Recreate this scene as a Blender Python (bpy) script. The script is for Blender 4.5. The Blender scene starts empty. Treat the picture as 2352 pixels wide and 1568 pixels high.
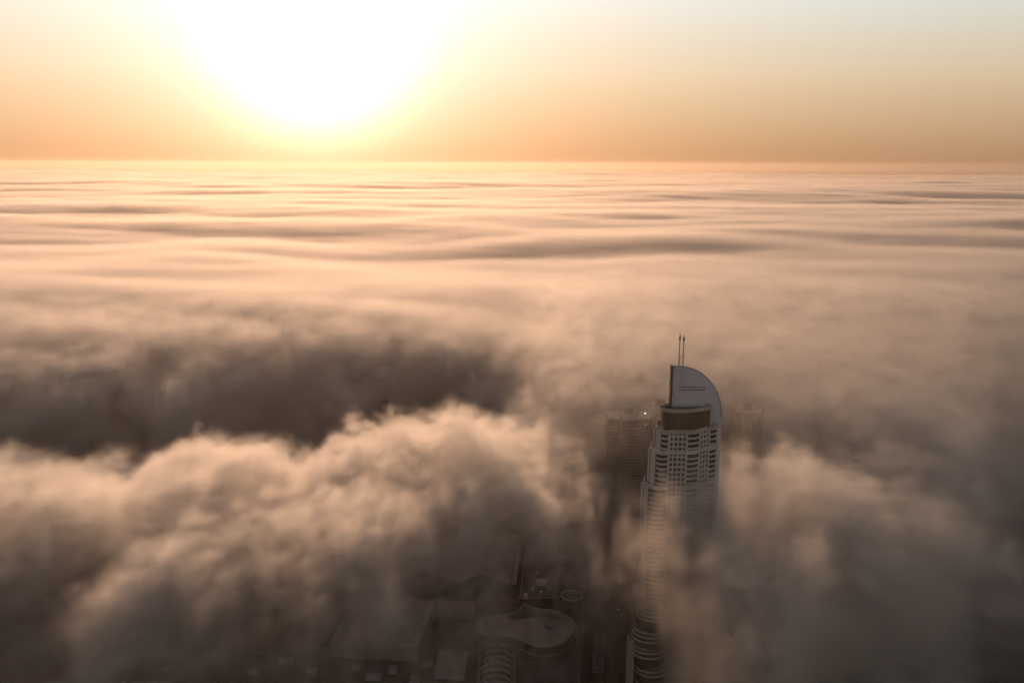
import bpy, bmesh, math, random
import numpy as np
from mathutils import Vector, Matrix
R = math.radians
scene = bpy.context.scene
COL = scene.collection

# ------------------------------------------------------------------ camera
CAM_Z = 427.0
PITCH = math.atan(408 / 2030)
FPX = 2030.0                     # focal length in pixels of a 2352 wide picture
cam_d = bpy.data.cameras.new("camera")
cam = bpy.data.objects.new("camera", cam_d)
COL.objects.link(cam)
cam.location = (0, 0, CAM_Z)
cam.rotation_euler = (R(90) - PITCH, 0, 0)
cam.rotation_euler.rotate_axis('Z', R(0.2))
cam_d.sensor_width = 36.0
cam_d.lens = 36.0 * FPX / 2352
cam_d.clip_start = 1.0
cam_d.clip_end = 200000.0
scene.camera = cam

# ------------------------------------------------------------------ sun, sky, exposure
SKY_STOPS = [(0, (.36, .28, .22)), (1.2, (.42, .33, .26)), (5, (.60, .50, .38)), (10, (.64, .69, .67)), (25, (.05, .058, .085)), (60, (.018, .023, .042))]
GLOWS = [(26, 1.6, (.45, .31, .20)), (9.0, 1.7, (.26, .26, .42)), (4.3, 1.9, (1.3, 1.25, 1.3))]
NISH = (.006, .0052, .005)
SUN_EL, SUN_AZ = R(6.4), R(-12.2)          # azimuth from +Y, negative to the left
sun_vec = Vector((math.sin(SUN_AZ) * math.cos(SUN_EL), math.cos(SUN_AZ) * math.cos(SUN_EL), math.sin(SUN_EL)))
sd = bpy.data.lights.new("sun", 'SUN')
sd.energy = 2.75
sd.angle = R(0.5)
sd.color = (1.0, 0.60, 0.36)
sun = bpy.data.objects.new("sun", sd)
COL.objects.link(sun)
sun.rotation_euler = (-sun_vec).to_track_quat('-Z', 'Y').to_euler()

world = bpy.data.worlds.new("World")
scene.world = world
world.use_nodes = True
wt = world.node_tree
wt.nodes.clear()
out = wt.nodes.new('ShaderNodeOutputWorld')
bg = wt.nodes.new('ShaderNodeBackground')
sky = wt.nodes.new('ShaderNodeTexSky')
sky.sky_type = 'NISHITA'
sky.sun_disc = False
sky.sun_elevation = SUN_EL
sky.sun_rotation = SUN_AZ
sky.altitude = 400
sky.air_density = 1.0
sky.dust_density = 2.0
sky.ozone_density = 1.0
NN, LL = wt.nodes, wt.links
def wmath(op, a, b=None, c=None):
    m = NN.new('ShaderNodeMath'); m.operation = op
    for k, s in ((0, a), (1, b), (2, c)):
        if s is None: continue
        if isinstance(s, (int, float)): m.inputs[k].default_value = s
        else: LL.new(s, m.inputs[k])
    return m.outputs[0]
def wvec(op, a, b):
    m = NN.new('ShaderNodeVectorMath'); m.operation = op
    for k, s in ((0, a), (1, b)):
        if isinstance(s, tuple): m.inputs[k].default_value = s
        elif op == 'SCALE' and k == 1:
            LL.new(s, m.inputs['Scale'])
        else: LL.new(s, m.inputs[k])
    return m.outputs['Value'] if op == 'DOT_PRODUCT' else m.outputs[0]
tc = NN.new('ShaderNodeTexCoord')
dirv = tc.outputs['Generated']
sp_ = NN.new('ShaderNodeSeparateXYZ'); LL.new(dirv, sp_.inputs[0])
el = wmath('MULTIPLY', wmath('ARCSINE', sp_.outputs[2]), 180 / math.pi)
ang = wmath('MULTIPLY', wmath('ARCCOSINE', wmath('MINIMUM', wvec('DOT_PRODUCT', dirv, tuple(sun_vec)), 0.999999)), 180 / math.pi)
ramp = NN.new('ShaderNodeValToRGB')
LL.new(wmath('DIVIDE', wmath('MAXIMUM', el, 0.0), 60.0), ramp.inputs[0])
cr = ramp.color_ramp
stops = SKY_STOPS
while len(cr.elements) < len(stops): cr.elements.new(0.5)
for e, (p_, c_) in zip(cr.elements, stops):
    e.position = p_ / 60; e.color = (*c_, 1)
def glow(width, power, col):
    g = wmath('EXPONENT', wmath('MULTIPLY', wmath('POWER', wmath('DIVIDE', ang, width), power), -1.0))
    m = NN.new('ShaderNodeVectorMath'); m.operation = 'SCALE'; m.inputs[0].default_value = col
    LL.new(g, m.inputs['Scale']); return m.outputs[0]
tot = wvec('ADD', ramp.outputs[0], wvec('MULTIPLY', sky.outputs[0], NISH))
for g_ in GLOWS: tot = wvec('ADD', tot, glow(*g_))
red = NN.new('ShaderNodeValToRGB'); LL.new(wmath('DIVIDE', wmath('MAXIMUM', el, 0.0), 20.0), red.inputs[0])
while len(red.color_ramp.elements) < 4: red.color_ramp.elements.new(.5)
for e, (p_, c_) in zip(red.color_ramp.elements, [(0, (.98, .73, .50)), (2.0, (1, .83, .64)), (5.5, (1, .96, .88)), (10, (1, 1, 1))]):
    e.position = p_ / 20; e.color = (*c_, 1)
tot = wvec('MULTIPLY', tot, red.outputs[0])
LL.new(tot, bg.inputs['Color'])
bg.inputs['Strength'].default_value = 1.0
LL.new(bg.outputs[0], out.inputs['Surface'])

vs = scene.view_settings
vs.view_transform = 'Standard'
vs.look = 'None'
vs.exposure = 0.0
vs.gamma = 1.0
cy = scene.cycles
cy.volume_bounces = 3
cy.use_adaptive_sampling = True
cy.adaptive_threshold = 0.045
cy.adaptive_min_samples = 36
cy.max_bounces = 8
cy.use_denoising = True

HAZE = 4e-5
def tag(o, label=None, cat=None, group=None, kind=None):
    if label: o['label'] = label
    if cat: o['category'] = cat
    if group: o['group'] = group
    if kind: o['kind'] = kind
    return o


# ------------------------------------------------------------------ fog: density worked out here, voxelised by geometry nodes
rng = np.random.default_rng(7)
def tile3(n, beta, seed, kmin=1.9):
    r = np.random.default_rng(seed)
    f = np.fft.rfftn(r.standard_normal((n, n, n)).astype(np.float32))
    k = np.fft.fftfreq(n)[:, None, None] ** 2 + np.fft.fftfreq(n)[None, :, None] ** 2 + np.fft.rfftfreq(n)[None, None, :] ** 2
    k[0, 0, 0] = 1
    kk = np.sqrt(k) * n
    g = f * kk ** (-beta / 2) * (1 - np.exp(-(kk / kmin) ** 4))
    a = np.fft.irfftn(g, s=(n, n, n))
    return (a / a.std()).astype(np.float32)
def tile2(n, beta, seed, kmin=1.5, kmax=1e9):
    r = np.random.default_rng(seed)
    f = np.fft.rfft2(r.standard_normal((n, n)).astype(np.float32))
    kk = np.sqrt(np.fft.fftfreq(n)[:, None] ** 2 + np.fft.rfftfreq(n)[None, :] ** 2) * n
    kk[0, 0] = 1
    g = f * kk ** (-beta / 2) * (kk >= kmin) * (kk <= kmax)
    a = np.fft.irfft2(g, s=(n, n))
    return (a / a.std()).astype(np.float32)
def samp3(t, x, y, z):
    n = t.shape[0]
    fl = [np.floor(v) for v in (x, y, z)]
    fr = [(v - w).astype(np.float32) for v, w in zip((x, y, z), fl)]
    i = [w.astype(np.int32) % n for w in fl]
    j = [(w + 1) % n for w in i]
    r = 0
    for a in (0, 1):
        for b in (0, 1):
            for c in (0, 1):
                w = (fr[0] if a else 1 - fr[0]) * (fr[1] if b else 1 - fr[1]) * (fr[2] if c else 1 - fr[2])
                r = r + w * t[(j if a else i)[0], (j if b else i)[1], (j if c else i)[2]]
    return r
def samp2(t, x, y):
    n = t.shape[0]
    fx, fy = np.floor(x), np.floor(y)
    u, v = (x - fx).astype(np.float32), (y - fy).astype(np.float32)
    i, j = fx.astype(np.int32) % n, fy.astype(np.int32) % n
    i2, j2 = (i + 1) % n, (j + 1) % n
    return (t[i, j] * (1 - u) * (1 - v) + t[i2, j] * u * (1 - v) + t[i, j2] * (1 - u) * v + t[i2, j2] * u * v)

T3 = tile3(96, 3.3, 3, 5)
T3b = tile3(96, 2.6, 11, 3.5)
T2 = tile2(512, 3.4, 5)
T2m = tile2(512, 3.1, 8, 12)
T2f = tile2(512, 4.4, 18, 9)
def sstep(a, b, x):
    t = np.clip((x - a) / (b - a), 0, 1)
    return t * t * (3 - 2 * t)

def fogpoint(px, py, z):
    t = math.tan(PITCH + math.atan((py - 784) / FPX))
    Y = (CAM_Z - z) / t
    D = Y * math.cos(PITCH) + (CAM_Z - z) * math.sin(PITCH)
    return (px - 1176) / FPX * D, Y

# the fog's landscape: height of its top and how thick it is, over bearing (columns) and distance (rows)
COLS = [-150, 0, 200, 400, 600, 800, 1000, 1200, 1330, 1450, 1560, 1700, 1850, 2050, 2250, 2450]
ROWS = [
 (1600, [ 40,  40,  40,  40,  40,  30,  30,  20,  20,  20,  20,  40,  50,  40,  30,  30], [.04, .04, .04, .03, .02, .01, .01, .00, .00, .00, .00, .03, .05, .04, .03, .03]),
 (1500, [ 60,  60, 100, 110,  60,  30,  20,  20,  20,  20,  40, 100, 100,  60,  40,  40], [.08, .08, .15, .12, .04, .00, .00, .00, .00, .00, .02, .10, .12, .08, .05, .05]),
 (1430, [120, 110, 150, 190, 120,  60,  30,  20,  20,  20, 100, 150, 140, 110,  60,  40], [.30, .25, .35, .50, .22, .03, .00, .01, .00, .00, .05, .22, .25, .18, .08, .05]),
 (1360, [140, 140, 170, 205, 196, 165, 120,  30,  20,  20, 150, 170, 165, 140,  90,  50], [.45, .40, .50, .80, .60, .15, .02, .00, .01, .02, .12, .35, .40, .32, .15, .08]),
 (1290, [165, 155, 165, 200, 207, 198, 165,  60,  30,  50, 180, 190, 178, 160, 110,  60], [.70, .60, .60, .95, .90, .38, .05, .00, .02, .05, .18, .40, .60, .45, .25, .10]),
 (1220, [180, 172, 185, 197, 202, 206, 195, 110,  60, 190, 210, 200, 185, 172, 130,  80], [.90, .80, .90, 1.0, 1.0, 1.0, .65, .12, .04, .17, .30, .62, .75, .65, .40, .15]),
 (1150, [182, 180, 190, 194, 198, 203, 204, 180, 110, 195, 212, 206, 190, 180, 150,  95], [1.0, 1.0, 1.0, 1.0, 1.0, 1.0, .95, .50, .08, .18, .34, .70, .90, .80, .55, .25]),
 (1090, [178, 178, 186, 190, 195, 199, 203, 198, 150, 120, 190, 205, 200, 182, 155, 105], [1.0, 1.0, 1.0, 1.0, 1.0, 1.0, 1.0, .75, .22, .11, .17, .75, 1.0, .85, .60, .35]),
 (1030, [160, 168, 184, 188, 192, 196, 200, 200, 170,  70,  60, 195, 198, 176, 150, 110], [.80, .90, 1.0, 1.0, 1.0, 1.0, 1.0, .95, .50, .10, .08, .80, 1.0, .80, .60, .40]),
 ( 980, [142, 148, 156, 168, 165, 185, 195, 196, 150,  90,  70, 110, 150, 165, 145, 110], [.45, .45, .55, .65, .70, .95, 1.0, .90, .40, .18, .12, .35, .60, .75, .60, .45]),
 ( 930, [128, 132, 136, 138, 142, 150, 175, 170, 140, 120, 100,  70, 120, 170, 150, 115], [.38, .38, .44, .48, .55, .65, .90, .70, .40, .28, .22, .35, .50, .80, .65, .50]),
 ( 880, [130, 120, 110, 100,  95, 100, 140, 165, 140,  90,  80, 100, 170, 185, 150, 120], [.50, .40, .35, .30, .25, .35, .75, .85, .60, .35, .30, .40, .80, .95, .70, .55]),
 ( 830, [170, 168, 160, 150, 130, 110,  95, 150, 175, 165, 160, 165, 178, 178, 140, 100], [1.0, 1.0, .90, .80, .65, .50, .45, .80, 1.0, .95, .90, .95, 1.0, 1.0, .80, .65]),
 ( 780, [185, 185, 182, 176, 168, 160, 155, 175, 182, 182, 180, 182, 182, 172, 140, 110], [1.0] * 13 + [.90, .70, .55]),
 ( 720, [188, 186, 184, 182, 184, 186, 186, 184, 184, 184, 182, 182, 180, 176, 168, 155], [1.0] * 14 + [.85, .6]),
 ( 640, [185, 185, 182, 184, 186, 184, 178, 174, 176, 180, 184, 184, 182, 180, 168, 150], [1.0] * 14 + [.9, .7]),
 ( 570, [180, 178, 182, 186, 182, 172, 160, 158, 164, 176, 184, 186, 184, 182, 180, 178], [1.0] * 16),
 ( 500, [182] * 16, [1.0] * 16),
]
for _k, _r in enumerate(ROWS):
    for _c in range(16):
        if COLS[_c] >= 1850: _r[2][_c] *= (.85, .62, .42, .3)[_c - 12] if _r[0] > 700 else (1, 1, .9, .8)[_c - 12]
        if _r[0] >= 1360 and COLS[_c] != 1450: _r[2][_c] *= .6 if COLS[_c] < 1600 else .3
ROW_T = np.array([-math.tan(PITCH + math.atan((r[0] - 784) / FPX)) for r in ROWS])      # grows with distance
TOP_T = np.array([r[1] for r in ROWS], float); DEN_T = np.array([r[2] for r in ROWS], float)
COL_T = np.array([(c - 1176) / FPX for c in COLS])
def landscape(X, Y):
    hgt = CAM_Z - 190
    sx = X / (Y * math.cos(PITCH) + hgt * math.sin(PITCH)); sy = -hgt / Y
    def frac(v, t):
        i = np.clip(np.searchsorted(t, v) - 1, 0, len(t) - 2)
        u = np.clip((v - t[i]) / (t[i + 1] - t[i]), 0, 1)
        return i, u
    ci, cu = frac(sx, COL_T); ri, ru = frac(sy, ROW_T)
    def cub(p0, p1, p2, p3, t):
        return .5 * (2 * p1 + (p2 - p0) * t + (2 * p0 - 5 * p1 + 4 * p2 - p3) * t * t + (3 * p1 - p0 - 3 * p2 + p3) * t ** 3)
    def look(T):
        nr, nc = T.shape
        rows = []
        for a in (-1, 0, 1, 2):
            rr = np.clip(ri + a, 0, nr - 1)
            rows.append(cub(*[T[rr, np.clip(ci + b_, 0, nc - 1)] for b_ in (-1, 0, 1, 2)], cu))
        return cub(*rows, ru)
    return look(TOP_T), np.clip(look(DEN_T), 0, 1.1)

def fog_grid(name, x0, x1, y0, y1, z0, z1, cx, cyy, cz, fine):
    nx, ny, nz = int((x1 - x0) / cx) + 1, int((y1 - y0) / cyy) + 1, int((z1 - z0) / cz) + 1
    xs, ys, zs = np.linspace(x0, x1, nx), np.linspace(y0, y1, ny), np.linspace(z0, z1, nz)
    X2, Y2 = np.meshgrid(xs, ys, indexing='ij')
    near_ = 1 - sstep(900, 2500, Y2)
    wob = near_ * 17
    H, DN = landscape(X2 + wob * samp2(T2m, X2 / 3.4 + 30, Y2 / 4.5 + 300), Y2 + wob * samp2(T2m, X2 / 3.4 + 300, Y2 / 4.5 + 30))
    mid = sstep(700, 1300, Y2)
    H = H + mid * samp2(T2f, X2 / 58 + .004 * Y2, Y2 / 20 + X2 / 110) * (6 - 1.5 * sstep(1300, 2600, Y2)) + mid * 2.2 * samp2(T2m, X2 / 50, Y2 / 18)
    H = H + (1 - mid) * samp2(T2m, X2 / 4.5 + 90, Y2 / 6.5) * (5 + 5 * sstep(660, 760, Y2))
    DN = DN * np.clip(1 + .35 * near_ * samp2(T2m, 200 + X2 / 4, 200 + Y2 / 6), .2, 1.5)
    # wind-drawn waves, long across the view
    far = sstep(900, 2500, Y2)
    H = H + samp2(T2, X2 / 60, Y2 / 28) * 12 * (0.3 + far) + sstep(2000, 6000, Y2) * samp2(T2, X2 / 300, 200 + Y2 / 140) * 15
    H = H + samp2(T2, 100 + X2 / 14, 60 + Y2 / 9) * 3 * (1 - far)
    X, Y, Z = (a.astype(np.float32) for a in np.meshgrid(xs, ys, zs, indexing='ij'))
    H3, D3 = H[:, :, None].astype(np.float32), DN[:, :, None].astype(np.float32)
    farz = far[:, :, None].astype(np.float32)
    if fine < 1:
        wx = samp3(T3b, X / 9, Y / 9, Z / 7) * 5
        calm = sstep(750, 1350, Y)
        side = sstep(60, 330, X)                     # wind-drawn: towards the viewer on the left, outwards on the right
        def drawn(t, sc, ax, ay, o, k):
            a = (X + wx) * ax + Y * ay; b = (Y - wx) * ax - X * ay
            return samp3(t, a / (sc * k) + o, b / sc + o, Z / sc * 1.2 + o)
        nl = drawn(T3, 2.7, .5, .866, 0, 2.1)
        nr = drawn(T3, 2.7, .86, -.51, 31, 2.7)
        n = (nl * (1 - side) + nr * side) / np.sqrt((1 - side) ** 2 + side ** 2)
        bil = 1 - np.abs(n) * 1.2                    # puffs
        top = H3 + (n * 9 + bil * 11 - 3) * (1 - calm * .85) * np.clip(D3 * 2, .1, 1)
        soft = 16 + 30 * calm
    else:
        top = H3
        soft = 40
    prof = np.clip((top - Z) / soft, 0, 1)
    dens = prof * (0.55 + 0.45 * np.clip((top - Z) / 50, 0, 1)) * D3
    if fine < 1:
        m1 = drawn(T3b, 2.4, .5, .866, 7, 2.2) * (1 - side) + drawn(T3b, 2.8, .86, -.51, 50, 2.2) * side
        dens = dens * np.clip(1 + 0.75 * (1 - calm * .92) * m1, 0.06, 3)
    if fine < 1:                                     # thin veil hanging over the banks
        veil = (.0012 + .06 * sstep(690, 900, Y) * sstep(-20, 110, X)) * sstep(262, 175, Z) * np.clip(D3 * 1.2, 0, 1) ** .7 * np.clip(1 + .9 * n, .1, 3)
        dens = np.maximum(dens, veil)
    if fine < 1:                                     # lifted fog: open air under the near banks
        base = np.minimum(148 * (1 - sstep(700, 1200, Y)), np.maximum(H3 - 45, 0))
        base = base * (1 - .65 * sstep(85, 125, X))
        dens = dens * sstep(base - 30, base + 25, Z + n * 10)
    edge = np.clip(Z / 12, 0, 1)
    dens = (dens * edge).astype(np.float32)
    dens[dens < 0.003] = 0
    npt = nx * ny * nz
    me = bpy.data.meshes.new(name)
    me.vertices.add(npt)
    at = me.attributes.new("dens", 'FLOAT', 'POINT')
    at.data.foreach_set("value", dens.ravel())
    o = bpy.data.objects.new(name, me)
    COL.objects.link(o)
    ng = bpy.data.node_groups.new(name + "_voxels", 'GeometryNodeTree')
    ng.interface.new_socket("Geometry", in_out='INPUT', socket_type='NodeSocketGeometry')
    ng.interface.new_socket("Geometry", in_out='OUTPUT', socket_type='NodeSocketGeometry')
    N, L = ng.nodes, ng.links
    gi, go = N.new('NodeGroupInput'), N.new('NodeGroupOutput')
    pos = N.new('GeometryNodeInputPosition')
    def vm(op, a, b):
        m = N.new('ShaderNodeVectorMath'); m.operation = op
        for k, s in ((0, a), (1, b)):
            if isinstance(s, tuple): m.inputs[k].default_value = s
            else: L.new(s, m.inputs[k])
        return m.outputs[0] if op != 'DOT_PRODUCT' else m.outputs['Value']
    cell = ((x1 - x0) / (nx - 1), (y1 - y0) / (ny - 1), (z1 - z0) / (nz - 1))
    q = vm('DIVIDE', vm('SUBTRACT', pos.outputs[0], (x0, y0, z0)), cell)
    q = vm('FLOOR', vm('ADD', q, (.5, .5, .5)), (0, 0, 0))
    # split so the index stays exact in single precision
    sep = N.new('ShaderNodeSeparateXYZ'); L.new(q, sep.inputs[0])
    def im(op, a, b):
        m = N.new('FunctionNodeIntegerMath'); m.operation = op
        for k, s in ((0, a), (1, b)):
            if isinstance(s, int): m.inputs[k].default_value = s
            else: L.new(s, m.inputs[k])
        return m.outputs[0]
    idx = im('ADD', im('MULTIPLY', im('ADD', im('MULTIPLY', sep.outputs[0], ny), sep.outputs[1]), nz), sep.outputs[2])
    na = N.new('GeometryNodeInputNamedAttribute'); na.data_type = 'FLOAT'; na.inputs['Name'].default_value = "dens"
    si = N.new('GeometryNodeSampleIndex'); si.data_type = 'FLOAT'; si.domain = 'POINT'
    L.new(gi.outputs[0], si.inputs['Geometry']); L.new(na.outputs[0], si.inputs['Value']); L.new(idx, si.inputs['Index'])
    vc = N.new('GeometryNodeVolumeCube')
    L.new(si.outputs[0], vc.inputs['Density'])
    vc.inputs['Min'].default_value = (x0, y0, z0); vc.inputs['Max'].default_value = (x1, y1, z1)
    vc.inputs['Resolution X'].default_value = nx; vc.inputs['Resolution Y'].default_value = ny; vc.inputs['Resolution Z'].default_value = nz
    sm = N.new('GeometryNodeSetMaterial'); sm.inputs['Material'].default_value = FOG
    L.new(vc.outputs[0], sm.inputs['Geometry']); L.new(sm.outputs[0], go.inputs[0])
    o.data.materials.append(FOG)
    md = o.modifiers.new("voxels", 'NODES'); md.node_group = ng
    tag(o, kind='stuff')
    print(name, nx, ny, nz, npt, dens.mean())
    return o

FOG = bpy.data.materials.new("fog")
FOG.use_nodes = True
ft = FOG.node_tree; ft.nodes.clear()
fo = ft.nodes.new('ShaderNodeOutputMaterial'); pv = ft.nodes.new('ShaderNodeVolumePrincipled')
pv.inputs['Color'].default_value = (0.93, 0.89, 0.855, 1)
pv.inputs['Density'].default_value = 0.05
pv.inputs['Anisotropy'].default_value = 0.55
ft.links.new(pv.outputs[0], fo.inputs['Volume'])


# ------------------------------------------------------------------ materials
def mat(name, col, rough=0.7, metal=0.0, var=0.15, scale=0.15, spec=0.4):
    m = bpy.data.materials.new(name); m.use_nodes = True
    t = m.node_tree; p = t.nodes['Principled BSDF']
    p.inputs['Roughness'].default_value = rough; p.inputs['Metallic'].default_value = metal
    p.inputs['Specular IOR Level'].default_value = spec
    tc = t.nodes.new('ShaderNodeTexCoord'); n = t.nodes.new('ShaderNodeTexNoise')
    n.inputs['Scale'].default_value = scale; n.inputs['Detail'].default_value = 6
    r = t.nodes.new('ShaderNodeMapRange')
    r.inputs['From Min'].default_value = .3; r.inputs['From Max'].default_value = .7
    r.inputs['To Min'].default_value = 1 - var; r.inputs['To Max'].default_value = 1 + var
    mx = t.nodes.new('ShaderNodeVectorMath'); mx.operation = 'SCALE'; mx.inputs[0].default_value = col
    t.links.new(tc.outputs['Object'], n.inputs['Vector']); t.links.new(n.outputs[0], r.inputs['Value'])
    t.links.new(r.outputs[0], mx.inputs['Scale']); t.links.new(mx.outputs[0], p.inputs['Base Color'])
    return m
M = {
 'white': mat('white_render', (.44, .41, .40)), 'cream': mat('cream_stone', (.3,.26,.23)),
 'glass': mat('dark_glass', (.035, .035, .04), .18, 0, .3, .3, .6), 'louvre': mat('bronze_louvre', (.055, .042, .033), .4),
 'rim': mat('pale_rim', (.38, .32, .29)), 'sail': mat('sail_panel', (.52, .53, .60), .45, 0, .1, .4),
 'metal': mat('painted_steel', (.55, .55, .58), .4, .3), 'dark': mat('dark_steel', (.05, .045, .045), .5),
 'roof': mat('pale_roof', (.25, .23, .23), .8, 0, .2, .08), 'roofd': mat('grey_roof', (.09, .082, .08), .85, 0, .3, .06),
 'deck': mat('terrace_paving', (.15, .12, .10), .8), 'plain': mat('concrete', (.17, .15, .135), .85, 0, .2, .1),
 'asphalt': mat('asphalt', (.035, .033, .031), .9, 0, .3, .05), 'paint': mat('road_paint', (.5, .5, .48), .7),
 'earth': mat('ground', (.032, .028, .025), .95, 0, .4, .01),
}
def lamp_mat(name, col, e):
    m = bpy.data.materials.new(name); m.use_nodes = True
    p = m.node_tree.nodes['Principled BSDF']
    p.inputs['Base Color'].default_value = (.8, .8, .7, 1)
    p.inputs['Emission Color'].default_value = (*col, 1); p.inputs['Emission Strength'].default_value = e
    return m
M['lamp'] = lamp_mat('lit_lamp', (1, .72, .42), .8)
M['lampg'] = lamp_mat('green_lamp', (.75, 1, .2), 5)
M['lampw'] = lamp_mat('white_lamp', (1, .9, .85), 5)

# ------------------------------------------------------------------ mesh helpers
class MB:
    def __init__(s): s.v = []; s.f = []
    def extrude(s, pts, z0, z1, z1f=None):
        n = len(pts); b = len(s.v)
        s.v += [(x, y, z0) for x, y in pts]
        s.v += [(x, y, z1 if z1f is None else z1f(x, y)) for x, y in pts]
        for i in range(n):
            j = (i + 1) % n
            s.f.append((b + i, b + j, b + n + j, b + n + i))
        s.f.append(tuple(b + n + i for i in range(n))); s.f.append(tuple(b + i for i in reversed(range(n))))
        return s
    def box(s, x0, x1, y0, y1, z0, z1): return s.extrude([(x0, y0), (x1, y0), (x1, y1), (x0, y1)], z0, z1)
    def obox(s, c, a, w, l, z0, z1):
        ca, sa = math.cos(a), math.sin(a)
        return s.extrude([(c[0] + ca * x - sa * y, c[1] + sa * x + ca * y) for x, y in ((-w/2, -l/2), (w/2, -l/2), (w/2, l/2), (-w/2, l/2))], z0, z1)
    def ribbon(s, pts, t, z0, z1, closed=False):
        """an upright wall t thick that follows pts (outer side on the right of travel)"""
        n = len(pts); inn = []
        for i in range(n):
            a = pts[(i - 1) % n] if (closed or i) else pts[0]
            c = pts[(i + 1) % n] if (closed or i < n - 1) else pts[-1]
            dx, dy = c[0] - a[0], c[1] - a[1]; l = math.hypot(dx, dy) or 1
            inn.append((pts[i][0] - dy / l * t, pts[i][1] + dx / l * t))
        b = len(s.v)
        for p, q in zip(pts, inn): s.v += [(p[0], p[1], z0), (p[0], p[1], z1), (q[0], q[1], z1), (q[0], q[1], z0)]
        for i in range(n if closed else n - 1):
            j = (i + 1) % n; A, B = b + 4 * i, b + 4 * j
            for k in range(4): s.f.append((A + k, B + k, B + (k + 1) % 4, A + (k + 1) % 4))
        if not closed:
            s.f.append((b, b + 1, b + 2, b + 3)); e = b + 4 * (n - 1); s.f.append((e + 3, e + 2, e + 1, e))
        return s
    def bar(s, p, q, r, n=6, r2=None):
        p, q = Vector(p), Vector(q); d = (q - p).normalized()
        u = d.orthogonal().normalized(); w = d.cross(u); b = len(s.v)
        for c, rr in ((p, r), (q, r if r2 is None else r2)):
            for k in range(n):
                a = 2 * math.pi * k / n; s.v.append(tuple(c + (u * math.cos(a) + w * math.sin(a)) * rr))
        for k in range(n): s.f.append((b + k, b + (k + 1) % n, b + n + (k + 1) % n, b + n + k))
        s.f.append(tuple(b + n + k for k in range(n))); s.f.append(tuple(b + k for k in reversed(range(n))))
        return s
    def lathe(s, c, prof, n=32):
        b = len(s.v); m = len(prof)
        for r, z in prof:
            for k in range(n):
                a = 2 * math.pi * k / n; s.v.append((c[0] + r * math.cos(a), c[1] + r * math.sin(a), z))
        for i in range(m - 1):
            for k in range(n): s.f.append((b + i * n + k, b + i * n + (k + 1) % n, b + (i + 1) * n + (k + 1) % n, b + (i + 1) * n + k))
        return s
    def build(s, name, m, parent=None, smooth=False):
        me = bpy.data.meshes.new(name); me.from_pydata(s.v, [], s.f); me.materials.append(m)
        bm = bmesh.new(); bm.from_mesh(me); bmesh.ops.recalc_face_normals(bm, faces=bm.faces); bm.to_mesh(me); bm.free()
        if smooth: me.shade_smooth()
        o = bpy.data.objects.new(name, me); COL.objects.link(o)
        if parent is not None: o.parent = parent
        return o
def thing(name, loc, label, cat, group=None):
    o = bpy.data.objects.new(name, None); COL.objects.link(o); o.location = loc; o.empty_display_size = 5
    return tag(o, label, cat, group)
def part(mb, name, m, par, smooth=False):
    """mesh coordinates are world ones: shift them to the parent's base"""
    l = par.location if par.parent is None else par.parent.location
    mb.v = [(x - l.x, y - l.y, z - l.z) for x, y, z in mb.v]
    return mb.build(name, m, par, smooth)
def arc(cx, cy, r, a0, a1, n, ry=None):
    return [(cx + r * math.cos(a0 + (a1 - a0) * i / n), cy + (ry or r) * math.sin(a0 + (a1 - a0) * i / n)) for i in range(n + 1)]
def bulge(p, q, h, n=8):
    dx, dy = q[0] - p[0], q[1] - p[1]; l = math.hypot(dx, dy)
    nx, ny = dy / l, -dx / l
    return [(p[0] + dx * t + nx * h * 4 * t * (1 - t), p[1] + dy * t + ny * h * 4 * t * (1 - t)) for t in (i / n for i in range(n + 1))]
def GP(px, py, z): return fogpoint(px, py, z)

# ------------------------------------------------------------------ ground, roads
def sheet(name, pts, z, m):
    me = bpy.data.meshes.new(name); me.from_pydata([(x, y, z) for x, y in pts], [], [tuple(range(len(pts)))])
    me.materials.append(m); o = bpy.data.objects.new(name, me); COL.objects.link(o); return tag(o, kind='structure')
sheet('ground', [(-60000, -2000), (60000, -2000), (60000, 70000), (-60000, 70000)], 0, M['earth'])
def road(a, b, w, name='road'):
    (x0, y0), (x1, y1) = a, b; l = math.hypot(x1 - x0, y1 - y0); nx, ny = -(y1 - y0) / l * w / 2, (x1 - x0) / l * w / 2
    o = sheet(name, [(x0 + nx, y0 + ny), (x0 - nx, y0 - ny), (x1 - nx, y1 - ny), (x1 + nx, y1 + ny)], .01, M['asphalt'])
    mb = MB(); n = int(l / 9)
    for i in range(n):
        t = (i + .3) / n; c = (x0 + (x1 - x0) * t, y0 + (y1 - y0) * t)
        mb.obox(c, math.atan2(y1 - y0, x1 - x0), 3, .25, .012, .02)
    mk = mb.build('road_marking', M['paint']); tag(mk, kind='structure')
    kb = MB()
    for s_ in (1.0, -1.0):
        kb.obox(((x0 + x1) / 2 + nx * s_ * 1.02, (y0 + y1) / 2 + ny * s_ * 1.02), math.atan2(y1 - y0, x1 - x0), l, .3, 0, .14)
    tag(kb.build('kerb', M['plain']), kind='structure')
road((84, 430), (76, 1100), 16)
road((190, 430), (215, 1100), 14)
road((100, 1012), (420, 1050), 14)
road((-420, 590), (60, 575), 12)

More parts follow.
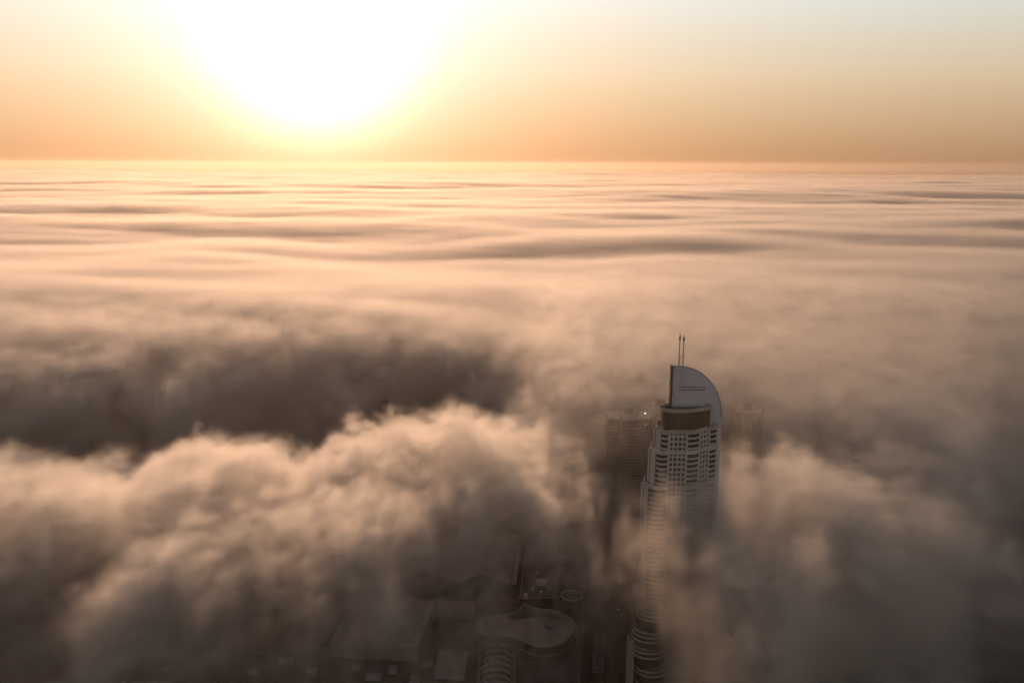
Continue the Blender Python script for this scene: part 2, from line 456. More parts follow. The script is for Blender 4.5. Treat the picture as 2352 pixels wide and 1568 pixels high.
# ------------------------------------------------------------------ the hotel tower
TX, TY = 132.0, 640.0
ht = thing('hotel_tower', (TX, TY, 0), 'tall hotel tower with curved balconies, quarter round sail and twin antennas above the fog', 'tower')
def L(pts): return [(TX + x, TY + y) for x, y in pts]
def outline(ul, cut=None):
    """plan of the shaft, front from left to right and then round the back; ul = left end"""
    f = [(ul, 6)]
    b1 = bulge((ul + 3.2, 1.5), (-13.2, -1.2), 2.4)
    g1 = []
    b2 = bulge((0.2, -1.2), (10.8, 3.2), 1.6)
    g2 = []
    b3 = bulge((19.2, 9.0), (28.2, 18.5), 1.8)
    return f, b1, g1, b2, g2, b3
FLOOR = 3.8
Z0 = 93.0
tiers = [(-30.0, 93.0, 186.0), (-25.5, 186.0, 214.0), (-22.0, 214.0, 230.0)]
bal_n = 0
win_boxes = []
for ti, (ul, z0, z1) in enumerate(tiers):
    f, b1, g1, b2, g2, b3 = outline(ul)
    back = [(28, 25), (22, 31), (4, 33), (-14, 30), (ul + 2, 20)]
    inset = lambda P, d: [(x, y + d) for x, y in P]
    core = f + inset(b1, 1.3) + inset(b2, 1.0) + inset(b3, 1.3) + back
    part(MB().extrude(L(core), z0, z1), 'shaft', M['glass'], ht)
    nf = int(round((z1 - z0) / FLOOR))
    step = (z1 - z0) / nf
    for k in range(nf):
        z = z0 + (k + .55) * step
        for bi, b in enumerate((b1, b2, b3)):
            mb = MB().ribbon(L(inset(b, -.35)), .3, z - .1, z + 1.15)      # parapet
            P = inset(b, -.05); Q = [(x, y + 1.6) for x, y in P]
            mb.extrude(L(P + Q[::-1]), z - .45, z - .12)
            part(mb, 'balcony', M['white'], ht)
    # window grids: frames of mullions and bands, and the panes behind
    for (p, q, nw) in (((-13.2, -1.2), (0.2, -1.2), 4), ((10.8, 3.2), (19.2, 9.0), 3)):
        dx, dy = q[0] - p[0], q[1] - p[1]; l = math.hypot(dx, dy); a = math.atan2(dy, dx)
        fr = MB()
        for i in range(nw + 1):
            c = (TX + p[0] + dx * i / nw, TY + p[1] + dy * i / nw + .15)
            fr.obox(c, a, 1.5 if i in (0, nw) else 1.15, 1.1, z0, z1 - .01)
        for k in range(nf + 1):
            z = z0 + k * step
            c = (TX + (p[0] + q[0]) / 2, TY + (p[1] + q[1]) / 2 + .2)
            fr.obox(c, a, l, .95, max(z - .75, z0 + .01), min(z + .75, z1 - .02))
        part(fr, 'window_grid', M['white'], ht)
        for k in range(nf):
            for i in range(nw):
                t = (i + .5) / nw
                win_boxes.append(((TX + p[0] + dx * t, TY + p[1] + dy * t + .45), a, l / nw - 1.3, z0 + k * step + .78, z0 + (k + 1) * step - .78, i))
    # end columns at the tower's left corner
    cb = MB().extrude(L([(ul - .3, 5.2), (ul + 2.6, 1.0), (ul + 3.4, 2.0), (ul + .6, 6.4)]), z0, z1 - .03)
    part(cb, 'corner_pier', M['white'], ht)
    cb = MB().extrude(L([(ul - 1.6, 9.5), (ul - .9, 7.6), (ul + .5, 7.9), (ul, 10)]), z0, z1 - .03)
    part(cb, 'corner_pier', M['white'], ht)
    # roof terrace edge
    ring = f + inset(b1, -.5) + inset(b2, -.5) + inset(b3, -.5) + back
    rb = MB().ribbon(L(ring), .7, z1 - 1.8, z1 + 1.3, True)
    part(rb, 'parapet', M['white'] if ti < 2 else M['rim'], ht)
    part(MB().extrude(L([(x * .985, y + .3) for x, y in core]), z1 - .2, z1 + .12), 'terrace_deck', M['deck'], ht)
win_boxes.sort(key=lambda w: -w[3])
for w in win_boxes[:100]:
    part(MB().obox(w[0], w[1], w[2], .2, w[3], w[4]), 'window', M['glass'], ht)
mb = MB()
for w in win_boxes[100:]: mb.obox(w[0], w[1], w[2], .2, w[3], w[4])
tag(part(mb, 'windows', M['glass'], ht), kind='stuff')
# crown drum with louvre lines, open roof rim
fr_ = [(-19, 6)] + [(-18.2, 2.5), (-15.5, 0), (-10, -1.8), (-3, -1.8), (5, .2), (12, 3.6), (19.4, 8.2)]
bk = [(20, 14.4), (10, 20), (-6, 20), (-16, 14), (-18.6, 10)]
part(MB().extrude(L([(x * .97, y * .97 + .2) for x, y in fr_ + bk]), 230.15, 244.5), 'crown', M['louvre'], ht)
mb = MB()
for k in range(9):
    z = 231.6 + k * 1.45
    mb.ribbon(L(fr_), .35, z, z + .35)
part(mb, 'crown_louvre', M['deck'], ht)
mb = MB().ribbon(L([(x * 1.04, y * 1.04) for x, y in fr_ + bk]), 1.5, 244.6, 247.2, True)
part(mb, 'roof_rim', M['rim'], ht)
for y_ in (-1.2,):
    mb = MB()
    for i in range(14):
        a = (TX - 20 + 0.6 * i, TY + 8.6 - .35 * i)
        mb.obox(a, -.5, .4, .6, 247.3, 247.9)
    part(mb, 'roof_railing', M['dark'], ht)
# setback terrace walls at the left
part(MB().ribbon(L([(-21.6, 12), (-21.8, 7.5), (-19.5, 3.2), (-14, .8)]), .5, 230.2, 232.6), 'terrace_wall', M['rim'], ht)
# the sail: a quarter round slab standing on the roof and running down the right side
sail_y0, sail_y1 = TY + 15.5, TY + 18.5
xs0, xs1, zc, zt = TX - 9.5, TX + 29.5, 236.0, 276.5
prof = [(xs0, 200), (xs0, zt)]
prof += [(xs0 + 4.5, zt)]
for i in range(1, 25):
    a = math.pi / 2 * (1 - i / 24)
    prof.append((xs0 + 4.5 + (xs1 - xs0 - 4.5) * math.cos(a), zc + (zt - zc) * math.sin(a)))
prof += [(xs1, 150), (xs1 - 12, 150), (xs1 - 12, 200)]
mb = MB(); n = len(prof)
mb.v = [(x, sail_y0, z) for x, z in prof] + [(x, sail_y1, z) for x, z in prof]
mb.f = [tuple(range(n)), tuple(range(2 * n - 1, n - 1, -1))] + [(i, (i + 1) % n, n + (i + 1) % n, n + i) for i in range(n)]
part(mb, 'sail_wall', M['sail'], ht)
mb = MB()      # raised rim along the curve
for i in range(1, n - 4):
    (xa, za), (xb, zb) = prof[i], prof[i + 1]
    mb.bar((xa, sail_y0 - .15, za), (xb, sail_y0 - .15, zb), .45, 5)
part(mb, 'sail_rim', M['rim'], ht)
part(MB().box(xs0 - 1.7, xs0 - .05, sail_y0 - 1.5, sail_y1 + .2, 230.3, zt + .6), 'sail_post', M['dark'], ht)
mb = MB()
for z in (258.3, 260.3):
    for i in range(10):
        mb.box(xs0 + 5 + i * 2, xs0 + 6.98 + i * 2, sail_y0 - .5, sail_y0 + .02, z - .3 - .02 * i, z + .2 - .02 * i)
part(mb, 'sail_ledge', M['dark'], ht)
for (dx, top) in ((-5.2, 302.4), (-2.2, 301.4)):
    c = (TX + dx, sail_y0 - .95)
    mb = MB().bar((*c, 262 if dx > -5 else 276), (*c, top - 5), .62, 8, .5)
    an = part(mb, 'antenna', M['metal'], ht)
    cap = MB().bar((*c, top - 5), (*c, top - 3), .75, 8, .75).bar((*c, top - 3), (*c, top), .4, 6, .1)
    cap.v = [(x - TX, y - TY, z) for x, y, z in cap.v]
    cap.build('tip', M['dark'], an)
mb = MB()
for k in range(5):
    a = ((TX - 5.2, sail_y0 - .95), (TX - 2.2, sail_y0 - .95)); z = 277.5 + k * 1.6
    mb.bar((*a[k % 2], z), (*a[(k + 1) % 2], z + 1.6), .12, 4)
part(mb, 'antenna_brace', M['dark'], ht)
# stepped podium of scalloped terraces
def scallop(u0, v0, r, s=1.0):
    cs = [(u0, v0, r), (u0 + 1.5 * r, v0 + .95 * r, r * .7), (u0 + 2.9 * r, v0 + 2.0 * r, r * .8)] if s < 1 else [(u0, v0, r), (u0 + 1.55 * r, v0 + .42 * r, r * .86), (u0 + 2.95 * r, v0 + 1.35 * r, r * .9)]
    P = []
    x0, x1 = cs[0][0] - r * .999, cs[2][0] + cs[2][2] * .999
    for i in range(61):
        x = x0 + (x1 - x0) * (1 - math.cos(math.pi * i / 60)) / 2
        P.append((x, min([cv - math.sqrt(max(rr * rr - (x - cu) ** 2, 0)) for cu, cv, rr in cs if abs(x - cu) <= rr] or [v0])))
    return P
lev = [(93.0, -20.2, -4.6, 13.0), (90, -20.4, -5, 13.2), (87, -20.6, -5.2, 13.4), (84, -21, -5.5, 13.6), (75, -24.0, -8, 13.4), (71.5, -24.2, -8.2, 13.6), (68, -24.4, -8.4, 13.8),
       (61, -25, -7, 13.4), (58, -25, -7.2, 13.6), (54, -24.6, -7.4, 13.8), (45, -22.5, -6, 12.6), (41, -22.3, -6.2, 12.8), (37, -21.5, -5.5, 13), (28, -21.5, -5.5, 13.2), (18, -21.5, -5.5, 13.4), (8, -21.5, -5.5, 13.6)]
for i, (z, u0, v0, r) in enumerate(lev):
    P = scallop(u0, v0, r, 1.0 if z > 60 else .5)
    zb = lev[i + 1][0] if i + 1 < len(lev) else 0
    core = [(x + .3, y + 1.5) for x, y in P] + [(P[-1][0], 34), (P[0][0] + 1, 34)]
    part(MB().extrude(L(core), zb + .01, z - .5), 'podium_tier', M['glass'] if i % 2 else M['louvre'], ht)
    part(MB().extrude(L(P + [(P[-1][0], 33.5), (P[0][0], 33.5)]), z - .49, z - .05), 'terrace', M['deck'], ht)
    part(MB().ribbon(L([(x, y - .05) for x, y in P]), .55, z - .9, z + .9), 'terrace_parapet', M['rim'], ht)
    if i in (3, 6, 9):
        mb = MB()
        for j in range(6, 30, 4):
            x, y = P[j]; mb.obox((TX + x + 1.2, TY + y + 3.4), .3 * j, .5, 2.2, z - .04, z + .9)
        part(mb, 'terrace_screen', M['plain'], ht)
# tall curved fin at the podium's left front corner
mb = MB().ribbon(L(arc(-22, -5, 19.0, math.pi * 1.0, math.pi * 1.2, 8)), 1.2, 0, 66)
part(mb, 'podium_fin', M['rim'], ht)

# ------------------------------------------------------------------ shopping mall roofs
mall = thing('mall_block', (*GP(800, 1500, 22), 0), 'broad low mall block with grey flat roofs at the bottom of the view', 'building')
mp = [GP(a, b, 20) for a, b in ((150, 1640), (1330, 1640), (1345, 1385), (1100, 1378), (620, 1360), (310, 1355))]
part(MB().extrude(mp, 0, 20), 'wall', M['plain'], mall)
part(MB().extrude([(x * .998 , y) for x, y in mp], 20.01, 20.3), 'roof', M['roofd'], mall)
part(MB().ribbon(mp, .8, 20.31, 21.8, True), 'parapet', M['plain'], mall)
# flat raised roof fields
for q, z, m_ in ([(880, 1372), (1094, 1382), (1090, 1408), (870, 1396)], 26, 'roof'), ([(340, 1462), (640, 1478), (600, 1498), (320, 1486)], 24, 'roofd'), \
        ([(1012, 1492), (1078, 1494), (1068, 1545), (1000, 1541)], 27, 'roof'), ([(620, 1462), (758, 1470), (735, 1492), (600, 1488)], 25, 'roofd'):
    part(MB().extrude([GP(a, b, z) for a, b in q], 20.31, z), 'roof_step', M[m_], mall)
# framed courtyard at the lower left
cy_ = [(322, 1494), (438, 1508), (388, 1567), (288, 1568)]
pts = [GP(a, b, 26) for a, b in cy_]
part(MB().ribbon(pts, 2.0, 20.32, 26, True), 'courtyard_frame', M['roof'], mall)
for a, b, w, l in ((510, 1494, 16, 7), (670, 1489, 8, 4), (660, 1517, 12, 6), (585, 1541, 8, 4), (382, 1535, 7, 6), (1013, 1537, 6, 6), (985, 1522, 9, 7), (955, 1560, 7, 12), (1060, 1450, 7, 7),
                   (450, 1520, 6, 4), (720, 1540, 9, 5), (820, 1530, 7, 5), (860, 1552, 12, 6), (905, 1535, 6, 8)):
    part(MB().obox(GP(a, b, 23), -.06, w, l, 20.33, 23.4), 'roof_unit', M['roof'], mall)
mb = MB()
for a in ((500, 1556), (760, 1512)):
    for k in range(9):
        c = GP(a[0] + k * 9, a[1] + k * .8, 22); mb.obox(c, 0, .35, 9, 20.34, 21.2)
part(mb, 'roof_duct', M['plain'], mall)

pr = thing('perforated_roof', (*GP(880, 1430, 34), 0), 'pale rectangular roof dotted with round dark skylights', 'building')
zq = 33.0
q = [GP(a, b, zq) for a, b in ((761, 1477), (962, 1489), (1004, 1378), (806, 1392))]
part(MB().extrude(q, 20.4, zq), 'wall', M['plain'], pr)
part(MB().extrude(q, zq + .01, zq + .5), 'roof', M['roof'], pr)
part(MB().ribbon(q, .7, zq + .51, zq + 1.4, True), 'parapet', M['roof'], pr)
holes = [(825,440),(1185,437),(922,490),(1558,472),(1408,512),(1662,524),(718,585),(992,598),(1076,635),(1140,570),(1228,608),(1385,615),(1495,655),(1665,640),(776,693),(926,720),(1038,765),
         (1200,714),(1325,740),(1585,732),(583,825),(840,835),(1388,836),(650,930),(943,898),(1206,930),(1470,965)]
for hx, hy in holes:
    c = GP(706 + hx * .160, 1317 + hy * .160, zq + .5)
    sk = part(MB().lathe(c, [(3.0, zq + .5), (3.0, zq + .75), (2.7, zq + .75), (2.7, zq + .56)], 28), 'skylight', M['white'], pr, False)
    g = MB().lathe(c, [(2.69, zq + .57), (1.2, zq + .6), (0.01, zq + .62)], 28)
    g.v = [(x - pr.location.x, y - pr.location.y, z) for x, y, z in g.v]
    g.build('glass', M['dark'], sk)

def Z4(x, y, z): return GP(1035 + x * .160, 1317 + y * .160, z)
def smooth_loop(P, n=6, closed=True):
    out_ = []; m_ = len(P)
    for i in range(m_ if closed else m_ - 1):
        p0 = P[(i - 1) % m_] if closed or i else P[i]; p1 = P[i]; p2 = P[(i + 1) % m_]
        p3 = P[(i + 2) % m_] if closed or i + 2 < m_ else p2
        for k in range(n):
            t = k / n
            out_.append(tuple(.5 * ((2 * p1[j]) + (p2[j] - p0[j]) * t + (2 * p0[j] - 5 * p1[j] + 4 * p2[j] - p3[j]) * t * t + (3 * p1[j] - p0[j] - 3 * p2[j] + p3[j]) * t ** 3) for j in (0, 1)))
    if not closed: out_.append(tuple(P[-1]))
    return out_
bl = thing('kidney_building', (*Z4(1100, 800, 36), 0), 'kidney shaped building with a pale roof, two funnel vents and a sunken court', 'building')
zr = 36.0
wav = smooth_loop([Z4(*p, zr) for p in ((775, 592), (860, 660), (1000, 685), (1120, 655), (1260, 625), (1400, 640), (1560, 680), (1730, 652))], 6, False)
low = smooth_loop([Z4(*p, zr) for p in ((1745, 652), (1785, 760), (1720, 900), (1600, 1000), (1450, 1042), (1300, 1048), (1150, 1008), (1000, 945), (870, 905), (700, 885), (550, 890), (430, 862), (372, 745), (440, 625), (600, 598), (770, 590))], 4, False)
bp = wav + low[1:-1]
part(MB().extrude(bp[::-1], zr - .6, zr), 'roof', M['roof'], bl)
part(MB().ribbon(wav, .6, zr - 4, zr + 1.3), 'court_parapet', M['roof'], bl)
bkw = smooth_loop([Z4(*p, zr + 3) for p in ((775, 588), (940, 540), (1020, 478), (1070, 415), (1200, 480), (1330, 508), (1480, 513), (1620, 560), (1745, 640), (1830, 760))], 5, False)
part(MB().ribbon(bkw, .7, zr - 10, zr + 3), 'screen_wall', M['roof'], bl)
court = [Z4(*p, zr - 3) for p in ((775, 600), (940, 560), (1070, 455), (1200, 505), (1330, 530), (1480, 535), (1620, 585), (1740, 665), (1560, 690), (1400, 650), (1260, 640), (1120, 670), (1000, 695), (860, 670))]
part(MB().extrude(court, zr - 9, zr - 6), 'court_floor', M['roofd'], bl)
cxm = sum(p[0] for p in low) / len(low); cym = sum(p[1] for p in low) / len(low)
for k, (z0, z1, s_) in enumerate(((28, 35.2, .985), (20, 27.9, 1.05), (12, 19.9, 1.06), (0, 11.9, 1.09))):
    lp = [(cxm + (x - cxm) * s_, cym + (y - cym) * s_) for x, y in bp]
    part(MB().extrude(lp, z0, z1), 'storey', M['glass' if k % 2 == 0 else 'louvre'], bl)
    part(MB().ribbon([(cxm + (x - cxm) * (s_ + .012), cym + (y - cym) * (s_ + .012)) for x, y in low], .8, z0 - .2, z0 + 1.0), 'storey_band', M['plain'], bl)
for (vx, vy, tx_, ty_) in ((552, 725, 525, 688), (1420, 762, 1452, 733)):
    c = Z4(vx, vy, zr); c2 = Z4(tx_, ty_, zr + 2)
    vt = part(MB().lathe(c, [(4.3, zr + .02), (3.9, zr + .5), (1.9, zr + 2.4), (1.7, zr + 2.5)], 30), 'funnel_vent', M['dark'], bl)
    g = MB().lathe((c[0] + (c2[0] - c[0]) * .5, c[1] + (c2[1] - c[1]) * .5), [(1.9, zr + 1.2), (1.9, zr + 3.4), (1.5, zr + 3.4), (1.5, zr + 1.3)], 24)
    g.v = [(x - bl.location.x, y - bl.location.y, z) for x, y, z in g.v]
    g.build('collar', M['rim'], vt)

vr = thing('vaulted_hall', (*Z4(680, 1300, 24), 0), 'long barrel vaulted roof with pale and dark ribs beside the kidney shaped building', 'building')
a0 = Z4(470, 1090, 22); a1 = Z4(900, 1090, 22); yb = a0[1]; yf = yb - 85; xc = (a0[0] + a1[0]) / 2; rv = (a1[0] - a0[0]) / 2
part(MB().box(xc - rv - 3, xc + rv + 3, yf, yb + 1, 0, 21), 'wall', M['plain'], vr)
mb = MB(); na, ny_ = 24, 2
def vault(mb, r, y0, y1, zb, k=.62):
    b = len(mb.v)
    for y in (y0, y1):
        for i in range(na + 1):
            a = math.pi * i / na; mb.v.append((xc + r * math.cos(a), y, zb + r * k * math.sin(a)))
    for i in range(na): mb.f.append((b + i, b + i + 1, b + na + 2 + i, b + na + 1 + i))
    mb.f.append(tuple(b + i for i in range(na + 1))); mb.f.append(tuple(b + na + 1 + i for i in reversed(range(na + 1))))
vault(mb, rv - .4, yf + .2, yb - .2, 21.02); part(mb, 'vault_glass', M['glass'], vr, False)
for k in range(9):
    y1 = yb - k * 9.4; mb = MB(); vault(mb, rv, y1 - 4.2, y1, 21.03)
    part(mb, 'vault_rib', M['roof'], vr)
for s_ in (-1, 1):
    part(MB().box(xc + s_ * (rv + 1.6) - 1, xc + s_ * (rv + 1.6) + 1, yf, yb, 21.05, 23.6), 'side_wall', M['roof'], vr)

dr = thing('drum_building', (*Z4(1755, 300, 38), 0), 'round drum with an open star braced ring on top', 'building')
c = Z4(1752, 300, 38); rd = 10.0
part(MB().lathe(c, [(rd, 0), (rd, 37.4), (rd - .6, 37.4), (rd - .6, 30), (0.01, 30)], 48), 'drum', M['louvre'], dr)
part(MB().lathe(c, [(rd + .15, 37.0), (rd + .15, 38.3), (rd - .7, 38.3), (rd - .7, 37.0), (rd + .15, 37.0)], 48), 'ring', M['rim'], dr)
mb = MB(); sp = []
for k in range(5):
    a = 2 * math.pi * k / 5 + .3; sp.append((c[0] + rd * .42 * math.cos(a), c[1] + rd * .42 * math.sin(a), 37.7))
for k in range(5):
    a = 2 * math.pi * k / 5 + .3
    mb.bar(sp[k], sp[(k + 1) % 5], .22, 6)
    mb.bar(sp[k], (c[0] + rd * math.cos(a), c[1] + rd * math.sin(a), 37.7), .22, 6)
    mb.bar(sp[k], (c[0] + rd * math.cos(a + .7), c[1] + rd * math.sin(a + .7), 37.7), .22, 6)
part(mb, 'star_brace', M['rim'], dr)

def Z6(x, y, z): return GP(847 + x * .240, 1167 + y * .240, z)
wv = thing('wavy_roof_hall', (*Z6(900, 480, 36), 0), 'wide hall under a wavy pale roof with dark seams between its waves', 'building')
fl, fr2, bl2, br2 = Z6(170, 650, 36), Z6(1420, 690, 36), Z6(420, 290, 36), Z6(1470, 320, 36)
def wz(s): return 37 + 4.2 * math.cos(2 * math.pi * (s * 2.35 + .22))
NS, mb, mw = 80, MB(), MB()
for i in range(NS + 1):
    s_ = i / NS
    x0, y0 = fl[0] + (fr2[0] - fl[0]) * s_, fl[1] + (fr2[1] - fl[1]) * s_
    x1, y1 = bl2[0] + (br2[0] - bl2[0]) * s_, bl2[1] + (br2[1] - bl2[1]) * s_
    z = wz(s_)
    mb.v += [(x0, y0, z), (x1, y1, z), (x1, y1, z - .8), (x0, y0, z - .8)]
for i in range(NS):
    for k in range(4): mb.f.append((4 * i + k, 4 * i + 4 + k, 4 * i + 4 + (k + 1) % 4, 4 * i + (k + 1) % 4))
mb.f += [(0, 1, 2, 3), (4 * NS + 3, 4 * NS + 2, 4 * NS + 1, 4 * NS)]
part(mb, 'roof', M['roof'], wv)
for sx in (.11, .32, .515, .745, .955):
    x0, y0 = fl[0] + (fr2[0] - fl[0]) * sx, fl[1] + (fr2[1] - fl[1]) * sx
    x1, y1 = bl2[0] + (br2[0] - bl2[0]) * sx, bl2[1] + (br2[1] - bl2[1]) * sx
    part(MB().bar((x0, y0 + .5, wz(sx) + .15), (x1, y1 - .5, wz(sx) + .15), .45, 6), 'roof_seam', M['dark'], wv)
for side, (p, q_) in enumerate(((fl, fr2), (bl2, br2))):
    mw = MB()
    for i in range(NS):
        s0, s1 = i / NS, (i + 1) / NS
        A = (p[0] + (q_[0] - p[0]) * s0, p[1] + (q_[1] - p[1]) * s0 + (1.5 if side == 0 else -1.5)); B = (p[0] + (q_[0] - p[0]) * s1, p[1] + (q_[1] - p[1]) * s1 + (1.5 if side == 0 else -1.5))
        b = len(mw.v); mw.v += [(*A, 0), (*B, 0), (*B, wz(s1) - .85), (*A, wz(s0) - .85)]; mw.f.append((b, b + 1, b + 2, b + 3))
    part(mw, 'wall', M['glass'] if side == 0 else M['plain'], wv)

ct = thing('car_park_deck', (*Z6(1680, 600, 30), 0), 'long flat roof deck with tiny lamps beside the wavy roofed hall', 'building')
dq = [Z6(a, b, 30) for a, b in ((1450, 865), (1805, 862), (1885, 245), (1530, 235))]
part(MB().extrude(dq, 0, 30), 'wall', M['louvre'], ct)
part(MB().extrude([(x, y) for x, y in dq], 30.01, 30.4), 'roof_deck', M['roofd'], ct)
part(MB().ribbon(dq, .5, 30.41, 31.7, True), 'parapet', M['rim'], ct)
for a, b, w, l in ((1660, 690, 10.5, 8), (1510, 820, 4, 5), (1745, 262, 8, 5), (1390, 250, 8, 5)):
    part(MB().obox(Z6(a, b, 34), .0, w, l, 30.42, 34), 'stair_box', M['white'], ct)
mb = MB()
for k in range(24):
    t = k / 24
    x = dq[1][0] + (dq[2][0] - dq[1][0]) * t - 3; y = dq[1][1] + (dq[2][1] - dq[1][1]) * t + 1
    mb.box(x - 2.4, x + 2.4, y, y + .15, 30.41, 30.43)
part(mb, 'bay_marking', M['paint'], ct)

def lamp_post(c, z, h, label, m='lamp', group='lamp posts around the mall'):
    o = thing('lamp_post', (c[0], c[1], z), label, 'lamp post', group)
    MB().bar((0, 0, 0), (0, 0, h), .16, 6, .1).build('pole', M['metal'], o)
    MB().bar((0, 0, h), (1.2, 0, h + .3), .08, 5).build('arm', M['metal'], o)
    MB().box(.6, 1.7, -.28, .28, h + .3, h + .55).build('lamp_head', M[m], o)
for a, b, lab in ((1600, 635, 'left of two lit lamp posts behind the white stair box on the roof deck'), (1755, 630, 'right of two lit lamp posts behind the white stair box on the roof deck'),
                  (1570, 785, 'left lit lamp post of three at the near end of the roof deck'), (1650, 820, 'middle lit lamp post of three at the near end of the roof deck'),
                  (1730, 785, 'right lit lamp post of three at the near end of the roof deck'), (1625, 510, 'lone lit lamp post near the left edge of the roof deck, half way back'),
                  (1790, 455, 'lone lit lamp post near the right edge of the roof deck, half way back')):
    lamp_post(Z6(a, b, 33), 30.4, 5, lab)
for a, b, lab in ((1372, 1196, 'farthest street lamp on the dark road, beyond the lattice pavilion'), (1395, 1290, 'left street lamp of the close pair level with the lattice pavilion'),
                  (1432, 1289, 'right street lamp of the close pair level with the lattice pavilion'), (1425, 1330, 'street lamp standing just in front of the close pair on the road'),
                  (1452, 1345, 'street lamp between the close pair and the hotel podium'), (1470, 1378, 'street lamp closest to the stepped podium of the hotel tower'),
                  (1420, 1398, 'nearest street lamp on the road, above the narrow pavilions')):
    lamp_post(GP(a, b, 9), 0, 9, lab, 'lamp', 'street lamps left of the hotel tower')

gd = thing('lattice_pavilion', (*Z6(1935, 470, 36), 0), 'curved glass stair pavilion wrapped in a zigzag steel lattice', 'building')
c = Z6(1930, 430, 34); mb = MB(); R1 = 8.5
part(MB().lathe((c[0] + 1, c[1] - 6), [(R1 - 1, 0), (R1 - 1, 33.5), (.01, 33.5)], 32), 'glass_drum', M['glass'], gd)
for k in range(7):
    z = 3 + k * 5.0
    for j in range(8):
        a_, b_ = math.pi * (1.0 + j / 8), math.pi * (1.0 + (j + 1) / 8)
        mb.bar((c[0] + 1 + R1 * math.cos(a_), c[1] - 6 + R1 * math.sin(a_), z + (5 if j % 2 else 0)), (c[0] + 1 + R1 * math.cos(b_), c[1] - 6 + R1 * math.sin(b_), z + (0 if j % 2 else 5)), .22, 5)
part(mb, 'lattice', M['rim'], gd)
mb = MB()
for j in range(14):
    y = c[1] + 4 + 5.2 * j
    mb.bar((c[0] - 7, y, 34), (c[0] + 8, y + (2.6 if j % 2 else 2.0), 34), .25, 5).bar((c[0] + 8, y + 2, 34), (c[0] - 7, y + 5.2, 34), .25, 5)
mb.bar((c[0] - 7, c[1] + 4, 34), (c[0] - 7, c[1] + 76, 34), .4, 6).bar((c[0] + 8, c[1] + 4, 34), (c[0] + 8, c[1] + 72, 34), .4, 6)
part(mb, 'roof_truss', M['rim'], gd)
part(MB().box(c[0] - 6.5, c[0] + 7.5, c[1] + 5, c[1] + 74, 0, 28), 'hall', M['louvre'], gd)

for (a, b, a2, b2, lab) in ((2088, 870, 2222, 1150, 'farther of two narrow white edged pavilions between mall and hotel tower'),
                            (2058, 1190, 2210, 1410, 'nearer of two narrow pavilions, at the bottom edge left of the hotel tower')):
    kq = [Z4(a, b2, 10), Z4(a2, b2, 10), Z4(a2, b, 10), Z4(a + 6, b, 10)]
    kk = thing('pavilion', (kq[0][0], kq[0][1], 0), lab, 'pavilion', 'narrow pavilions beside the road')
    part(MB().extrude(kq, 0, 9.5), 'wall', M['louvre'], kk)
    part(MB().ribbon(kq, .9, 9.51, 11, True), 'roof_edge', M['roof'], kk)
    part(MB().extrude([(x, y) for x, y in kq], 9.505, 9.7), 'roof', M['roofd'], kk)
    ms = kq[0]; 
    for j in range(3):
        part(MB().obox((kq[0][0] + 3.2, kq[0][1] + 6 + j * 9), 0, 3.5, 3, 9.72, 11.2), 'roof_unit', M['plain'], kk)

# star shaped canopy roof at the right of the podium
def Z3(x, y, z): return GP(1374 + x * .160, 1317 + y * .160, z)
dc = thing('kite_canopy', (*Z3(1620, 1390, 14), 0), 'small kite shaped canopy roof standing alone in the fog right of the hotel podium', 'canopy')
q = [Z3(1555, 1310, 14), Z3(1668, 1335, 14), Z3(1712, 1470, 14), Z3(1560, 1405, 14)]
ap = (sum(p[0] for p in q) / 4, sum(p[1] for p in q) / 4)
mb = MB(); mb.v = [(*p, 13) for p in q] + [(*ap, 16.5)] + [(*p, 12.7) for p in q]
mb.f = [(0, 1, 4), (1, 2, 4), (2, 3, 4), (3, 0, 4), (5, 6, 7, 8)] + [(i, (i + 1) % 4, 5 + (i + 1) % 4, 5 + i) for i in range(4)]
part(mb, 'roof', M['white'], dc)
for p in q: part(MB().bar((p[0] * .98 + ap[0] * .02, p[1] * .98 + ap[1] * .02, 0), (p[0] * .98 + ap[0] * .02, p[1] * .98 + ap[1] * .02, 12.7), .35, 8), 'post', M['metal'], dc)

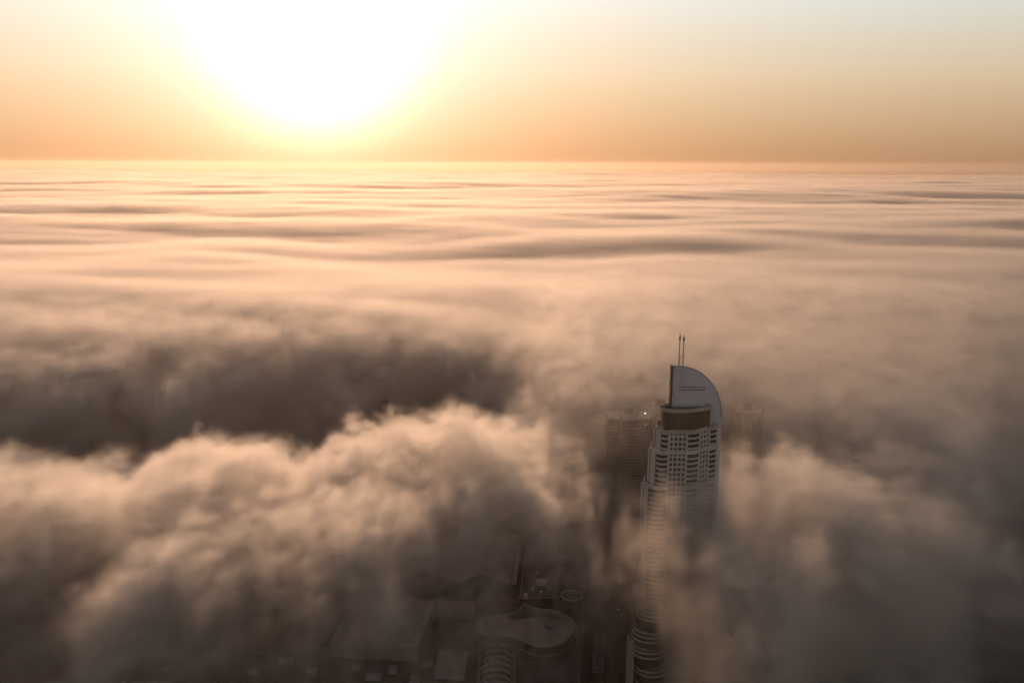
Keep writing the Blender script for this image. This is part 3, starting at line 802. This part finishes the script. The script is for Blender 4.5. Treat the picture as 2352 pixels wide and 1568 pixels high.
# ------------------------------------------------------------------ towers behind, half drowned in fog
def slab_tower(name, pxl, pxr, pyt, Y, label, curved=True, lights=(), ribbed=False):
    q = CAM_Z; D = Y * math.cos(PITCH)
    t = math.tan(PITCH + math.atan((pyt - 784) / FPX)); zt = CAM_Z - t * Y
    D = Y * math.cos(PITCH) + (CAM_Z - zt) * math.sin(PITCH)
    x0, x1 = (pxl - 1176) / FPX * D, (pxr - 1176) / FPX * D
    o = thing(name, ((x0 + x1) / 2, Y, 0), label, 'tower', 'high-rise towers drowned in the fog')
    front = bulge((x0, Y), (x1, Y), (x1 - x0) * .16 if curved else .5, 12)
    part(MB().extrude([(x, y + 1) for x, y in front] + [(x1, Y + 22), (x0, Y + 22)], 0, zt - 2), 'shaft', M['glass'], o)
    part(MB().extrude(front + [(x1, Y + 22), (x0, Y + 22)], zt - 1.99, zt), 'roof', M['rim'], o)
    nf = 0 if ribbed else min(int(zt / 3.8), 60)
    if ribbed:
        for k in range(9):
            x = x0 + (x1 - x0) * (k + .5) / 9
            part(MB().box(x - .55, x + .55, Y - 1.2, Y + .95, 0, zt - 2.5 + (k % 3)), 'rib', M['deck'] if k % 3 else M['plain'], o)
    for k in range(nf):
        z = zt - 4 - k * 3.8
        if z < 2: break
        part(MB().ribbon(front, .8, z, z + 1.3), 'balcony', M['deck'], o)
    for x in (x0 - .6, x1 + .6, x0 + (x1 - x0) * .3):
        part(MB().box(x - .8, x + .8, Y - (1.2 if x not in (x0 - .6, x1 + .6) else .6) - (x1 - x0) * (.55 if x0 < x < x1 and curved else 0) * .25, Y + .9, 0, zt + 4), 'pier', M['plain'], o)
    part(MB().box((x0 + x1) / 2 - 5, (x0 + x1) / 2 + 5, Y + 7, Y + 15, zt + .01, zt + 6), 'plant_room', M['plain'], o)
    for dx, dz, m_ in lights:
        part(MB().box(x0 + dx - .35, x0 + dx + .35, Y - 6.6, Y - 5.6, zt + dz, zt + dz + .9), 'beacon', M[m_], o)
    return o
slab_tower('residential_tower', 1395, 1497, 955, 940, 'wide curved balcony tower dim in the dark fog just left of the hotel tower', True, ((41, 5, 'lampw'), (42, -8, 'lamp')))
slab_tower('residential_tower', 1506, 1535, 935, 950, 'slim tower with a green lamp hidden behind the left of the hotel tower', False, ((5, 2, 'lampg'),))
slab_tower('residential_tower', 1690, 1752, 942, 960, 'dark ribbed tower faint in the fog just right of the hotel sail', False, (), True)
slab_tower('residential_tower', 1846, 1890, 932, 1040, 'faint tower in the grey fog, the farther right of the drowned ones', False)
slab_tower('residential_tower', 942, 1006, 822, 1390, 'blocky tower silhouette in the brown fog at the middle of the view', False)
slab_tower('residential_tower', 906, 940, 858, 1360, 'short tower silhouette left of the blocky one in the brown fog', False)
slab_tower('residential_tower', 870, 886, 880, 1330, 'leftmost thin tower silhouette in the brown fog', False)

# ------------------------------------------------------------------ haze
hz = MB().box(-60500, 60500, -2500, 70500, -1, 460).build('haze', None or FOG)
hm = bpy.data.materials.new('haze'); hm.use_nodes = True; hm.node_tree.nodes.clear()
ho = hm.node_tree.nodes.new('ShaderNodeOutputMaterial'); hv = hm.node_tree.nodes.new('ShaderNodeVolumePrincipled')
hv.inputs['Color'].default_value = (.76, .63, .52, 1); hv.inputs['Density'].default_value = HAZE; hv.inputs['Anisotropy'].default_value = .6
hm.node_tree.links.new(hv.outputs[0], ho.inputs['Volume'])
hz.data.materials[0] = hm
tag(hz, kind='stuff')
import time
t0 = time.time()
fog_grid("fog", -980, 980, 330, 1700, 0, 265, 4.5, 4.5, 4.3, 0)
fog_grid("fog", -4200, 4200, 1700, 6500, 40, 250, 18, 14, 9, 1)
fog_grid("fog", -18000, 18000, 6500, 24000, 40, 260, 70, 50, 11, 2)
print("fog time", time.time() - t0)
